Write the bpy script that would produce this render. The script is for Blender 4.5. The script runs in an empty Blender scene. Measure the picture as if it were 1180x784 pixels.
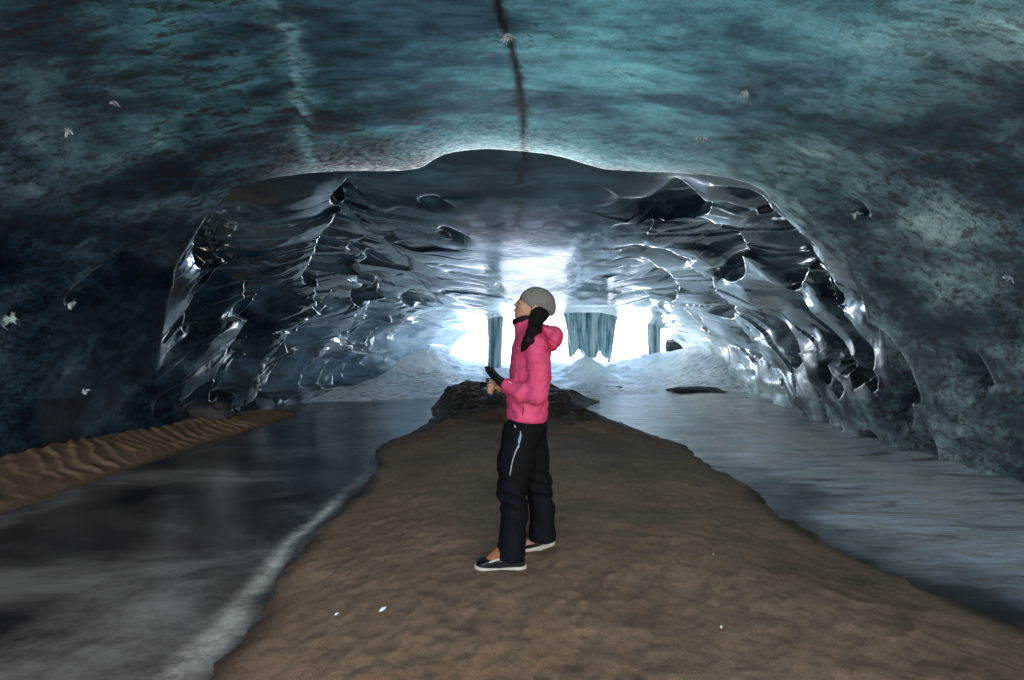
import bpy, bmesh, math, random
import numpy as np
from mathutils import Vector
random.seed(7); RNG = np.random.default_rng(7)
C = bpy.context.scene.collection
SC = bpy.context.scene

# ------------------------------------------------------------------ camera, light, exposure
CAMZ = 1.32
TILT = math.radians(0.87)
F = 524.0
cam_data = bpy.data.cameras.new('camera'); cam = bpy.data.objects.new('camera', cam_data); C.objects.link(cam)
cam_data.sensor_width = 36.0; cam_data.lens = 36.0*F/1180; cam_data.clip_start = 0.05; cam_data.clip_end = 6000
cam.location = (0, 0, CAMZ); cam.rotation_euler = (math.pi/2+TILT, 0, 0)
SC.camera = cam

SUN_EL, SUN_AZ = math.radians(43), math.radians(136)      # azimuth: clockwise from +Y, the far mouth of the cave
w = bpy.data.worlds.new('World'); SC.world = w; w.use_nodes = True
nt = w.node_tree; bg = nt.nodes['Background']
sky = nt.nodes.new('ShaderNodeTexSky'); sky.sky_type = 'NISHITA'; sky.sun_disc = False
sky.sun_elevation = SUN_EL; sky.sun_rotation = SUN_AZ; sky.air_density = 1.0; sky.dust_density = 1.6
nt.links.new(sky.outputs[0], bg.inputs[0]); bg.inputs[1].default_value = 0.15
sd = bpy.data.lights.new('sun', 'SUN'); sd.energy = 4.0; sd.angle = math.radians(0.53); sd.color = (1, .93, .82)
so = bpy.data.objects.new('sun', sd); C.objects.link(so)
sdir = Vector((math.sin(SUN_AZ)*math.cos(SUN_EL), math.cos(SUN_AZ)*math.cos(SUN_EL), math.sin(SUN_EL)))
so.rotation_euler = sdir.to_track_quat('Z', 'Y').to_euler(); so.location = sdir*60
SC.view_settings.view_transform = 'Standard'; SC.view_settings.look = 'None'
SC.view_settings.gamma = 1; SC.view_settings.exposure = 2.75; SC.view_settings.use_curve_mapping = False
SC.render.engine = 'CYCLES'
SC.cycles.max_bounces = 8; SC.cycles.diffuse_bounces = 4; SC.cycles.glossy_bounces = 4
SC.cycles.sample_clamp_indirect = 6; SC.cycles.use_denoising = True

# ------------------------------------------------------------------ small maths
def ray(px, py):
    px = np.asarray(px, float); py = np.asarray(py, float)
    x = (px-590)/F; z = (392-py)/F; c, s = math.cos(TILT), math.sin(TILT)
    return np.stack([x, c - s*z, s + c*z], -1)
def on_plane(px, py, z):
    d = ray(px, py); t = (z-CAMZ)/d[..., 2]
    return d[..., 0]*t, d[..., 1]*t
def at_depth(px, py, y):
    d = ray(px, py); t = y/d[..., 1]
    return np.stack([d[..., 0]*t, d[..., 1]*t, CAMZ+d[..., 2]*t], -1)
def sstep(a, b, x):
    t = np.clip((x-a)/(b-a), 0, 1); return t*t*(3-2*t)
_perm = RNG.permutation(512); _val = RNG.random(512)*2-1
def vnoise(p):
    p = np.asarray(p, float); i = np.floor(p).astype(int); f = p-i; u = f*f*f*(f*(f*6-15)+10)
    def h(a, b, c): return _val[(_perm[(_perm[(a) & 511]+b) & 511]+c) & 511]
    x, y, z = i[..., 0], i[..., 1], i[..., 2]
    def L(a, b, t): return a+(b-a)*t
    return L(L(L(h(x,y,z), h(x+1,y,z), u[...,0]), L(h(x,y+1,z), h(x+1,y+1,z), u[...,0]), u[...,1]),
             L(L(h(x,y,z+1), h(x+1,y,z+1), u[...,0]), L(h(x,y+1,z+1), h(x+1,y+1,z+1), u[...,0]), u[...,1]), u[...,2])
def fbm(p, o=4, g=.5):
    a, s, r = 1.0, 0, 0
    for k in range(o):
        r = r + a*vnoise(p*(2.03**k)+17.3*k); s += a; a *= g
    return r/s
def P3(x, y, z=0.0):
    x, y, z = np.broadcast_arrays(x, y, z); return np.stack([x, y, z], -1)

# ------------------------------------------------------------------ object helpers
def put(name, me, mat=None, parent=None, smooth=True):
    o = bpy.data.objects.new(name, me); C.objects.link(o)
    if mat: me.materials.append(mat)
    if smooth: me.polygons.foreach_set('use_smooth', [True]*len(me.polygons))
    if parent: o.parent = parent
    return o
def mesh_np(name, V, Q, attrs=None):
    me = bpy.data.meshes.new(name); V = np.asarray(V, np.float32).reshape(-1, 3); Q = np.asarray(Q, np.int32)
    k = Q.shape[1]; me.vertices.add(len(V)); me.vertices.foreach_set('co', V.ravel())
    me.loops.add(Q.size); me.loops.foreach_set('vertex_index', Q.ravel())
    me.polygons.add(len(Q)); me.polygons.foreach_set('loop_start', np.arange(0, Q.size, k, dtype=np.int32))
    me.polygons.foreach_set('loop_total', np.full(len(Q), k, np.int32))
    me.update(calc_edges=True)
    for n, a in (attrs or {}).items():
        at = me.attributes.new(n, 'FLOAT', 'POINT'); at.data.foreach_set('value', np.asarray(a, np.float32).ravel())
    return me
def grid_quads(nr, nc, wrap=False):
    i = np.arange(nr-1)[:, None]; j = np.arange(nc if wrap else nc-1)[None]
    a = i*nc+j; b = i*nc+(j+1) % nc
    return np.stack([a, b, b+nc, a+nc], -1).reshape(-1, 4)
def struct(o): o['kind'] = 'structure'; return o
def tag(o, label, cat, group=None, kind=None):
    o['label'] = label; o['category'] = cat
    if group: o['group'] = group
    if kind: o['kind'] = kind
    return o
def empty(name, loc):
    o = bpy.data.objects.new(name, None); C.objects.link(o); o.location = loc; return o
def tube_bm(bm, pts, rad, seg=8, cap=True):
    pts = [Vector(p) for p in pts]; n = len(pts)
    rad = rad if hasattr(rad, '__len__') else [rad]*n
    rings = []
    up = Vector((0.13, 0.31, 0.94))
    for i, p in enumerate(pts):
        t = (pts[min(i+1, n-1)]-pts[max(i-1, 0)]).normalized()
        a = t.cross(up); a = a.normalized() if a.length > 1e-4 else t.orthogonal().normalized(); b = t.cross(a)
        rings.append([bm.verts.new(p+(a*math.cos(q)+b*math.sin(q))*rad[i]) for q in [2*math.pi*k/seg for k in range(seg)]])
    for r0, r1 in zip(rings, rings[1:]):
        for k in range(seg): bm.faces.new((r0[k], r0[(k+1) % seg], r1[(k+1) % seg], r1[k]))
    if cap: bm.faces.new(rings[0][::-1]); bm.faces.new(rings[-1])
def bm_obj(name, bm, mat, parent=None, smooth=True):
    me = bpy.data.meshes.new(name); bmesh.ops.recalc_face_normals(bm, faces=bm.faces[:]); bm.to_mesh(me); bm.free()
    return put(name, me, mat, parent, smooth)

# ------------------------------------------------------------------ materials
class N:
    def __init__(s, name):
        s.m = bpy.data.materials.new(name); s.m.use_nodes = True; s.t = s.m.node_tree; s.t.nodes.clear()
        s.out = s.t.nodes.new('ShaderNodeOutputMaterial')
    def n(s, ty, ins=None, **kw):
        nd = s.t.nodes.new('ShaderNode'+ty)
        for k, v in kw.items(): setattr(nd, k, v)
        for k, v in (ins or {}).items(): s.i(nd.inputs[k], v)
        return nd
    def i(s, sock, v):
        if hasattr(v, 'links') or isinstance(v, bpy.types.NodeSocket): s.t.links.new(v, sock)
        elif isinstance(v, bpy.types.Node): s.t.links.new(v.outputs[0], sock)
        else: sock.default_value = v
    def coords(s, scale=(1, 1, 1), rot=(0, 0, 0)):
        c = s.n('TexCoord'); return s.n('Mapping', {0: c.outputs['Object'], 'Scale': scale, 'Rotation': rot}).outputs[0]
    def noise(s, vec, scale, detail=6, rough=.55, dist=0):
        return s.n('TexNoise', {'Vector': vec, 'Scale': scale, 'Detail': detail, 'Roughness': rough, 'Distortion': dist}).outputs[0]
    def ramp(s, fac, stops):
        r = s.n('ValToRGB', {0: fac}); e = r.color_ramp.elements
        while len(e) < len(stops): e.new(.5)
        for el, (p, c) in zip(e, stops):
            el.position = p; el.color = (c, c, c, 1) if not hasattr(c, '__len__') else (*c, 1)
        return r.outputs[0]
    def mix(s, f, a, b, mode='MIX'):
        m = s.n('MixRGB', {0: f, 1: a, 2: b}, blend_type=mode); return m.outputs[0]
    def math(s, op, a, b=0.0, c=0.0, clamp=False):
        m = s.n('Math', {0: a, 1: b, 2: c}, operation=op); m.use_clamp = clamp; return m.outputs[0]
    def attr(s, name): return s.n('Attribute', attribute_name=name).outputs['Fac']
    def bump(s, h, strength, dist=.02, normal=None):
        b = s.n('Bump', {'Height': h, 'Strength': strength, 'Distance': dist})
        if normal is not None: s.i(b.inputs['Normal'], normal)
        return b.outputs[0]
    def done(s, sh): s.i(s.out.inputs[0], sh if not isinstance(sh, bpy.types.Node) else sh.outputs[0]); return s.m
def simple(name, col, rough=.6, bump=None, spec=.5, var=.15, sheen=0):
    m = N(name); v = m.coords()
    nz = m.noise(v, 35, 4)
    c = m.mix(1, (*col, 1), m.ramp(nz, [(0.2, 1-var), (0.8, 1+var*.0)]), 'MULTIPLY')
    p = m.n('BsdfPrincipled', {'Base Color': c, 'Roughness': rough, 'Specular IOR Level': spec})
    if sheen: p.inputs['Sheen Weight'].default_value = sheen
    if bump: m.i(p.inputs['Normal'], m.bump(m.noise(v, bump[0], 3), bump[1], .004))
    return m.done(p)

def ice_vault_mat():
    m = N('vault_ice')
    v = m.coords((.55, 1.1, 1.3), (0.10, .22, .30)); v2 = m.coords((1, 1, 1))
    big = m.noise(v, .8, 9, .60, .2)
    band = m.noise(m.coords((.5, 1.5, 2.6), (.16, .2, .3)), 1.6, 12, .72, .25)
    fine = m.noise(m.coords((1, 2.5, 2.5), (.1, .2, .3)), 9, 8, .7)
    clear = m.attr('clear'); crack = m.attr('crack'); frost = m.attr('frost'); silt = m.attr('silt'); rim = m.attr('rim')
    t = m.math('ADD', m.math('MULTIPLY', big, .55), m.math('MULTIPLY', band, .45))
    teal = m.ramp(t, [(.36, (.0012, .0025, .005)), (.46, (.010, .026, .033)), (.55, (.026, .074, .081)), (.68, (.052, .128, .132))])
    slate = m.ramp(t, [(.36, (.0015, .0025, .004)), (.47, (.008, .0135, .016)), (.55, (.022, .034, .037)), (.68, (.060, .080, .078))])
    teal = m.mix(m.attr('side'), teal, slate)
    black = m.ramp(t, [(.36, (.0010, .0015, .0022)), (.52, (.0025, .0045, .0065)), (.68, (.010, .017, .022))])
    col = m.mix(clear, teal, black)  # clear dark ice past the lip, recess shade painted into its colour
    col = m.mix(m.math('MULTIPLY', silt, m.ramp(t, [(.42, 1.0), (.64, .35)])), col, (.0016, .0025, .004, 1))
    # clouds of trapped bubbles
    vein = m.ramp(m.noise(m.coords((1, 1.4, 1), (0, 0, .8)), 1.3, 9, .72, .5), [(.56, 0.0), (.70, .30)])
    vein = m.math('MULTIPLY', vein, m.math('SUBTRACT', 1.0, m.math('MULTIPLY', clear, .9)))
    col = m.mix(m.math('MULTIPLY', vein, m.math('SUBTRACT', 1.0, m.math('MULTIPLY', silt, .8))), col, (.055, .10, .11, 1))
    stk = m.ramp(m.noise(m.coords((.8, 3.2, 4.0), (.1, .25, .25)), 3.2, 14, .78, .1), [(.50, 0.0), (.57, 1.0)])
    col = m.mix(m.math('MULTIPLY', m.math('MULTIPLY', stk, m.math('ADD', .25, m.math('MULTIPLY', silt, .75))), m.math('SUBTRACT', 1.0, clear)), col, (.0035, .0028, .0028, 1))
    spk = m.ramp(m.noise(m.coords((1, 1.2, 1)), 21, 6, .8), [(.69, 0.0), (.73, 1.0)])
    col = m.mix(m.math('MULTIPLY', spk, .6), col, (.22, .27, .28, 1))
    # specks of silt sealed in the ice
    gate = m.math('MAXIMUM', m.ramp(m.noise(v, 1.7, 4), [(.54, 0.0), (.62, .9)]), m.math('MULTIPLY', silt, .8))
    sp = m.ramp(m.noise(m.coords((1, 2.6, 2.6), (.1, .2, .3)), 17, 5, .75), [(.56, 0.0), (.60, 1.0)])
    col = m.mix(m.math('MULTIPLY', gate, sp), col, (.002, .003, .004, 1))
    col = m.mix(m.math('MULTIPLY', m.attr('thin'), m.ramp(t, [(.38, .35), (.6, 1.0)])), col, (.32, .43, .48, 1))  # daylight glow near the mouth put into the colour; shell is no thinner
    pt = m.ramp(m.noise(m.coords((1, .7, 1)), 1.1, 8, .68, .8), [(.49, 0.0), (.57, 1.0)])
    col = m.mix(m.math('MULTIPLY', m.attr('refl_patch'), pt), col, (.13, .18, .23, 1))  # painted reflection: bluish blotches in the inner roof colour
    col = m.mix(m.math('MULTIPLY', m.attr('pale'), m.ramp(fine, [(.40, .05), (.66, .6)])), col, (.06, .12, .125, 1))
    col = m.mix(m.ramp(m.noise(m.coords((1, 2.2, 2)), 34, 6, .8), [(.36, .35), (.52, 0.0)]), col, (.001, .003, .005, 1))
    gr = m.math('MULTIPLY', m.ramp(m.noise(v2, 70, 5, .75), [(.3, .55), (.7, 1.0)]), m.ramp(m.noise(m.coords((1, 1.8, 1.8)), 9, 9, .7), [(.32, .82), (.66, 1.0)]))
    col = m.mix(1.0, col, gr, 'MULTIPLY')
    col = m.mix(crack, col, (.0015, .001, .001, 1))
    fr = m.math('MULTIPLY', frost, m.ramp(m.noise(m.coords((1, 2, 1)), 14, 6, .8), [(.42, 0.0), (.7, 1.0)]))
    col = m.mix(fr, col, (.30, .34, .36, 1))
    h1 = m.noise(m.coords((1, 2.2, 1.6)), 5, 6, .55)
    h2 = m.noise(m.coords((1, 2.6, 1.2)), 30, 5, .6)
    nb = m.bump(h2, .12, .004, m.bump(h1, m.math('ADD', .12, m.math('MULTIPLY', m.attr('refl_patch'), .6)), .02))
    d = m.n('BsdfDiffuse', {'Color': col, 'Normal': nb}); tr = m.n('BsdfTranslucent', {'Color': col, 'Normal': nb})
    ds = m.n('MixShader', {0: .62, 1: d.outputs[0], 2: tr.outputs[0]})
    rg = m.math('ADD', m.math('ADD', m.ramp(h1, [(.3, .07), (.7, .15)]), m.math('MULTIPLY', m.math('SUBTRACT', 1.0, m.attr('gloss')), .25)), m.math('MULTIPLY', fr, .2))
    g = m.n('BsdfGlossy', {'Color': (1, 1, 1, 1), 'Roughness': rg, 'Normal': nb})
    fz = m.n('Fresnel', {'IOR': 1.33, 'Normal': nb})
    fzz = m.math('MULTIPLY', fz.outputs[0], m.math('ADD', .05, m.math('MULTIPLY', m.attr('gloss'), m.math('ADD', m.ramp(m.noise(m.coords((.8, 1.1, 1.1)), 1.4, 7, .65, .4), [(.42, .55), (.60, .85)]), m.math('MULTIPLY', m.attr('rim'), .2)))))
    return m.done(m.n('MixShader', {0: fzz, 1: ds.outputs[0], 2: g.outputs[0]}))

def river_mat():
    m = N('river_ice'); frost = m.attr('frost'); wet = m.attr('silt')
    cl = m.noise(m.coords((.55, .9, 1), (0, 0, .5)), 1.1, 7, .6, .6)
    col = m.ramp(cl, [(.35, (.010, .012, .015)), (.52, (.062, .062, .058)), (.70, (.25, .24, .215))])
    st = m.noise(m.coords((.8, 4, 1), (0, 0, .15)), 2.2, 8, .65, .5)
    col = m.mix(m.math('MULTIPLY', m.attr('flow'), .8), col, (.68, .60, .51, 1))
    col = m.mix(m.math('MULTIPLY', m.attr('flow'), m.ramp(st, [(.44, 0.0), (.60, .85)])), col, (.72, .75, .78, 1))
    col = m.mix(m.math('MULTIPLY', m.attr('flow'), m.ramp(m.noise(m.coords((.6, 3, 1), (0, 0, .1)), 1.5, 8, .7, .4), [(.50, 0.0), (.62, .85)])), col, (.03, .033, .036, 1))
    col = m.mix(m.math('MULTIPLY', frost, m.ramp(m.noise(m.coords((1, 1.6, 1)), 4, 9, .75), [(.34, .15), (.60, 1.0)])), col, (.80, .73, .62, 1))
    col = m.mix(wet, col, (.008, .007, .007, 1))
    h = m.noise(m.coords((1, 2.4, 1)), 3.5, 6, .6); h2 = m.noise(m.coords((.8, 4.5, 1)), 9, 9, .68)
    nb = m.bump(h2, m.math('ADD', .13, m.math('MULTIPLY', m.attr('flow'), .8)), .018, m.bump(h, .12, .03))
    rg = m.math('ADD', m.math('ADD', m.ramp(cl, [(.3, .035), (.7, .10)]), m.math('MULTIPLY', frost, .25)), 0.0)
    p = m.n('BsdfPrincipled', {'Base Color': col, 'Roughness': rg, 'IOR': 1.33, 'Normal': nb})
    return m.done(p)

def sand_mat(name, a, b, wetcol):
    m = N(name); v = m.coords()
    n1 = m.noise(v, 1.3, 8, .62, .3); n2 = m.noise(v, 19, 10, .75); n3 = m.noise(v, 160, 3, .6)
    col = m.mix(m.ramp(n1, [(.32, 0.0), (.68, 1.0)]), (*a, 1), (*b, 1))
    col = m.mix(m.ramp(n2, [(.36, .45), (.50, 0.0)]), col, (a[0]*.35, a[1]*.35, a[2]*.4, 1))
    col = m.mix(m.ramp(n2, [(.60, 0.0), (.74, .5)]), col, (b[0]*1.7, b[1]*1.75, b[2]*1.8, 1))
    col = m.mix(m.ramp(n3, [(.35, .35), (.5, 0.0)]), col, (.02, .014, .010, 1))
    wet = m.attr('wet'); col = m.mix(wet, col, (*wetcol, 1))
    fl = m.ramp(m.noise(m.coords((1, 1.6, 1)), 9, 8, .8), [(.63, 0.0), (.69, 1.0)])
    col = m.mix(m.math('MULTIPLY', m.attr('snowy'), fl), col, (.30, .29, .28, 1))
    nb = m.bump(n3, .4, .005, m.bump(n2, .45, .014))
    rg = m.math('SUBTRACT', .85, m.math('MULTIPLY', wet, .22))
    return m.done(m.n('BsdfPrincipled', {'Base Color': col, 'Roughness': rg, 'Normal': nb, 'Specular IOR Level': .22}))

def snow_mat():
    m = N('packed_snow'); v = m.coords()
    n1 = m.noise(m.coords((1, 1, 2)), .9, 8, .65, .4); n2 = m.noise(m.coords((1, 2.5, 1)), 4, 8, .7)
    col = m.ramp(n1, [(.36, (.62, .72, .80)), (.55, (.86, .88, .90))])
    col = m.mix(m.math('MULTIPLY', m.attr('dirt'), m.ramp(n2, [(.50, 0.0), (.57, .9)])), col, (.06, .06, .065, 1))
    nb = m.bump(n2, .5, .06)
    return m.done(m.n('BsdfPrincipled', {'Base Color': col, 'Roughness': .32, 'Normal': nb}))

def curtain_mat():
    m = N('frozen_waterfall_ice')
    s1 = m.noise(m.coords((3, 3, .25)), 2.2, 6, .6, .3)
    col = m.ramp(s1, [(.34, (.04, .11, .12)), (.47, (.20, .34, .36)), (.60, (.60, .68, .68))])
    nb = m.bump(m.noise(m.coords((4, 4, .5)), 3, 5), .5, .05)
    d = m.n('BsdfPrincipled', {'Base Color': col, 'Roughness': .22, 'IOR': 1.31, 'Normal': nb})
    tr = m.n('BsdfTranslucent', {'Color': col})
    return m.done(m.n('MixShader', {0: .35, 1: d.outputs[0], 2: tr.outputs[0]}))

M_vault = ice_vault_mat(); M_river = river_mat(); M_snow = snow_mat(); M_curt = curtain_mat()
M_sand = sand_mat('brown_sand', (.215, .124, .070), (.35, .208, .118), (.020, .013, .010))
M_bank = sand_mat('rippled_sand', (.16, .10, .058), (.25, .155, .09), (.03, .018, .012))
M_rock = simple('dark_rock', (.03, .03, .033), .7, (20, .5), var=.4)

# ------------------------------------------------------------------ cave vault: a smooth tunnel carved by hand-placed scoops
ICEZ = -0.13
_Y = np.array([-3, 0, 5, 10, 15, 20, 30.])
YN = np.linspace(-3, 30, 400)
def _sm(v):
    q = np.interp(YN, _Y, v); k = np.hanning(90); k /= k.sum(); return np.convolve(np.pad(q, 45, mode='edge'), k, 'same')[45:-45]
XC = _sm([-.5, -.4, -.3, .2, 1.2, 2.6, 3.8]); AW = _sm([5.9, 5.8, 5.6, 6.0, 6.0, 5.2, 4.6]); BH = _sm([3.75, 3.75, 3.85, 3.7, 3.2, 2.62, 2.2])
NEXP = 2.5; VEND = 19.4
def tun(y): return np.interp(y, YN, XC), np.interp(y, YN, AW), np.interp(y, YN, BH)
def rad(th, y):
    _, a, b = tun(y)
    return (np.abs(np.cos(th)/a)**NEXP + np.abs(np.sin(th)/b)**NEXP)**(-1/NEXP)
def to_tv(pts, fld=None):
    out = []
    for px, py in pts:
        d = ray(px, py); t = np.geomspace(.8, 40, 6000)
        X = d[0]*t; Y = d[1]*t; Z = CAMZ+d[2]*t
        xc, a, b = tun(Y); dx, dz = X-xc, Z-ICEZ
        f = np.abs(dx/a)**NEXP+np.abs(dz/b)**NEXP-1
        if fld is not None:
            tha, ysa, D = fld; tq = np.arctan2(dz, dx); tq = np.where(tq < -1.6, tq+2*math.pi, tq)
            ii = np.clip(np.searchsorted(ysa, Y), 0, len(ysa)-1); jj = np.clip(np.searchsorted(tha, tq), 0, len(tha)-1)
            f = np.hypot(dx, dz)/(rad(tq, Y)*(1+D[ii, jj]))-1
        k = np.argmax(f > 0); k = k if f[k] > 0 else len(t)-1
        tw = math.atan2(dz[k], dx[k]); out.append((tw+2*math.pi if tw < -1.6 else tw, math.log(max(Y[k], .5))))
    return np.array(out)
def smooth_poly(p, n=3):
    p = np.asarray(p, float)
    for _ in range(n):
        q = [p[0]]
        for a, b in zip(p, p[1:]): q += [a*.75+b*.25, a*.25+b*.75]
        q.append(p[-1]); p = np.array(q)
    return p
# (points in photo pixels turned into angle/depth on the tunnel, side, amplitude, falloff px, rim px)
LIP = [(176,545),(182,480),(188,420),(192,370),(198,330),(204,305),(212,290),(222,272),(240,250),(268,226),(300,208),(345,201),(395,199),(450,201),(485,199),(503,189),(520,182),(555,178),(600,181),
       (640,185),(680,198),(705,203),(760,205),(800,206),(840,210),(872,220),(892,238),(930,265),(958,295),(975,316),(987,335),(993,350),(1005,385),(1018,430),(1030,490),(1040,560)]
RC = [
 ([(765,203),(779,206),(793,220),(806,233),(813,243),(811,250),(800,254),(780,253),(755,258),(728,266)], .075, 55, 4),
 ([(800,252),(820,262),(835,275),(850,295),(856,312),(852,322),(838,325),(822,322),(812,312)], .075, 45, 4),
 ([(745,275),(765,268),(790,266),(815,271),(832,283),(843,298)], .03, 20, 4),
 ([(705,296),(725,290),(745,288),(765,291),(785,298),(800,302)], .05, 16, 4),
 ([(785,303),(800,311),(818,332),(835,348),(843,362),(841,369),(828,366),(812,358)], .07, 36, 4),
 ([(728,300),(745,302),(763,316),(775,332),(778,345),(773,349)], .05, 18, 3),
 ([(776,350),(792,356),(806,366),(816,378),(815,384)], .04, 16, 3),
 ([(762,345),(785,360),(800,375),(812,388),(816,396)], .035, 14, 3),
 ([(818,380),(833,393),(847,410),(852,420)], .04, 18, 3),
 ([(841,368),(852,380),(862,395),(868,410),(870,421),(865,420)], .05, 22, 3),
 ([(853,372),(868,384),(875,398),(875,410),(871,416)], .035, 16, 3),
 ([(845,352),(870,358),(890,369),(905,385),(915,405),(918,420),(912,426),(905,416)], .06, 30, 4),
 ([(855,320),(892,328),(915,342),(936,362),(955,385),(972,410),(977,425),(973,434),(964,425)], .06, 45, 4),
 ([(935,372),(950,388),(960,405),(966,422)], .03, 10, 3),
 ([(870,245),(890,262),(905,276),(918,288),(925,302),(926,315),(922,328),(914,337),(900,331)], .07, 45, 4),
 ([(862,238),(885,256),(902,274),(914,293),(921,312)], .03, 12, 4),
 ([(885,238),(908,256),(928,274),(940,286),(941,299),(935,308),(925,310)], .05, 22, 4),
 ([(920,306),(935,307),(952,313),(966,323),(974,336),(974,346),(966,352)], .045, 24, 4),
 ([(940,318),(955,335),(965,350),(975,362)], .03, 10, 3),
 ([(958,345),(975,368),(990,388),(1002,404),(1006,418),(1003,431),(994,442),(984,449)], .055, 26, 4),
 ([(975,372),(988,388),(994,400),(993,420),(990,438)], .03, 10, 3),
 ([(925,430),(936,442),(946,455),(944,461)], .03, 14, 3),
 ([(874,410),(887,419),(899,430),(905,440),(900,447)], .035, 16, 3),
 ([(895,440),(903,455),(911,470),(913,478)], .03, 12, 3),
 ([(944,458),(950,472),(953,487),(951,498)], .03, 14, 3),
 ([(962,436),(970,443),(973,452),(969,461)], .03, 12, 3),
 ([(996,492),(1006,500),(1012,510),(1012,521)], .03, 16, 3),
 ([(1003,425),(1010,436),(1011,446),(1007,452)], .03, 14, 3),
 ([(952,420),(957,430),(959,440),(954,444)], .025, 8, 2),
 ([(988,352),(1018,382),(1038,410),(1052,440),(1060,468)], .028, 40, 8),
 ([(1035,440),(1045,455),(1050,475),(1048,490)], .03, 26, 5),
 ([(1120,400),(1135,425),(1145,445)], .02, 26, 6),
 ([(1060,480),(1070,500),(1078,520),(1076,535)], .025, 26, 6),
 ([(960,470),(968,485),(972,500),(968,508)], .025, 16, 4),
 ([(948,208),(975,225),(998,242),(1000,252)], .02, 22, 6),
 ([(812,215),(845,213),(872,220),(886,236),(888,248)], .035, 18, 5),
 ([(782,242),(830,232),(880,250),(915,272)], .02, 20, 8),
 ([(700,262),(725,262),(750,262)], .02, 14, 5),
 ([(735,322),(748,316),(758,322),(760,332)], .03, 10, 2),
 ([(700,347),(715,340),(735,340),(748,348),(750,356)], .04, 14, 3),
 ([(725,352),(740,348),(758,356),(770,368),(774,378)], .04, 16, 3),
 ([(870,440),(880,452),(888,466),(888,476)], .03, 12, 2),
 ([(915,460),(925,472),(931,484),(928,490)], .03, 12, 3),
]
for k in range(7):
    x, y = 800+10.5*k, 396+7.4*k
    RC.append(([(x,y),(x+7,y+9),(x+10,y+22),(x+8,y+33)], .035, 9, 2))
LC = [
 ([(268,234),(248,248),(230,268),(224,288),(228,304),(236,311),(243,306)], .045, 14, 3),
 ([(280,232),(258,247),(243,265),(234,285),(238,304),(246,308)], .045, 14, 3),
 ([(270,255),(260,272),(257,290),(261,303),(269,303)], .04, 16, 3),
 ([(400,200),(398,211),(388,222),(384,232),(388,240),(397,238)], .04, 22, 3),
 ([(428,228),(412,224),(401,231),(396,243),(400,248)], .04, 20, 3),
 ([(440,252),(420,246),(398,244),(382,260),(370,278),(366,291),(358,304),(350,317),(352,327),(363,330)], .07, 55, 4),
 ([(415,250),(400,262),(384,277),(370,290)], .03, 10, 4),
 ([(485,291),(462,284),(445,284),(430,290),(412,300)], .045, 16, 4),
 ([(505,312),(482,301),(460,300),(440,302),(422,313),(402,326)], .05, 20, 4),
 ([(460,321),(440,320),(425,325),(415,336),(412,346),(415,354),(420,352)], .055, 24, 3),
 ([(518,330),(492,320),(470,320),(455,329),(448,341),(448,348),(442,355)], .055, 20, 3),
 ([(495,330),(472,334),(455,345),(440,358),(429,373)], .04, 12, 3),
 ([(530,348),(508,340),(492,344),(482,351),(479,358),(487,359)], .05, 16, 3),
 ([(525,352),(502,356),(480,362),(465,371),(450,386),(434,403),(422,412)], .045, 16, 3),
 ([(440,345),(425,353),(413,363),(405,378),(396,391),(391,398)], .045, 20, 3),
 ([(384,305),(370,322),(361,342),(362,356),(368,361)], .045, 22, 3),
 ([(396,330),(385,341),(380,352),(386,357)], .035, 16, 3),
 ([(285,296),(268,305),(256,315),(240,330),(228,350),(220,370),(215,381),(219,386)], .055, 60, 4),
 ([(335,318),(323,328),(312,338),(303,352),(290,363),(280,376),(273,389),(276,398)], .045, 30, 3),
 ([(318,362),(305,371),(288,382),(270,400),(255,420),(245,440),(242,455),(246,467)], .045, 30, 3),
 ([(388,350),(372,358),(350,372),(335,386),(322,405),(310,425),(300,445),(296,460)], .045, 30, 3),
 ([(362,400),(350,410),(335,425),(322,445),(318,460),(322,466)], .035, 22, 3),
 ([(298,408),(284,416),(275,426),(268,440),(271,450)], .03, 16, 3),
 ([(310,436),(300,448),(292,462),(280,470),(262,472)], .025, 14, 3),
 ([(240,440),(225,450),(214,460),(205,466)], .025, 14, 3),
 ([(300,325),(292,335),(293,348),(297,350)], .03, 10, 2),
 ([(300,395),(288,398),(284,406),(290,410)], .035, 10, 2),
 ([(282,440),(270,441),(267,449),(273,454)], .035, 10, 2),
 ([(180,272),(150,290),(118,308),(92,330),(78,347),(80,354)], .022, 40, 5),
 ([(30,350),(12,358),(5,370),(12,380)], .03, 18, 3),
 ([(446,370),(430,380),(416,394),(405,405)], .035, 14, 3),
 ([(385,398),(370,415),(360,432),(356,448)], .035, 16, 3),
 ([(400,405),(388,420),(380,436),(378,450)], .035, 14, 3),
 ([(420,408),(406,420),(398,434),(396,446)], .035, 14, 3),
 ([(440,400),(424,413),(415,426),(412,438)], .035, 12, 3),
 ([(462,385),(446,398),(436,412),(432,424)], .035, 12, 3),
 ([(485,376),(468,386),(456,398),(450,410)], .035, 12, 3),
 ([(510,368),(492,376),(478,388),(470,400)], .035, 12, 3),
 ([(342,418),(332,436),(328,452),(332,464)], .03, 14, 3),
 ([(366,372),(354,384),(346,398),(345,410)], .03, 14, 3),
 ([(535,360),(515,362),(498,368),(484,376)], .03, 9, 3),
 ([(530,240),(512,232),(498,226),(480,232)], .02, 10, 3),
 ([(546,276),(530,270),(514,262),(505,266)], .03, 9, 3),
]
GAIN = 1.6
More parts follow.
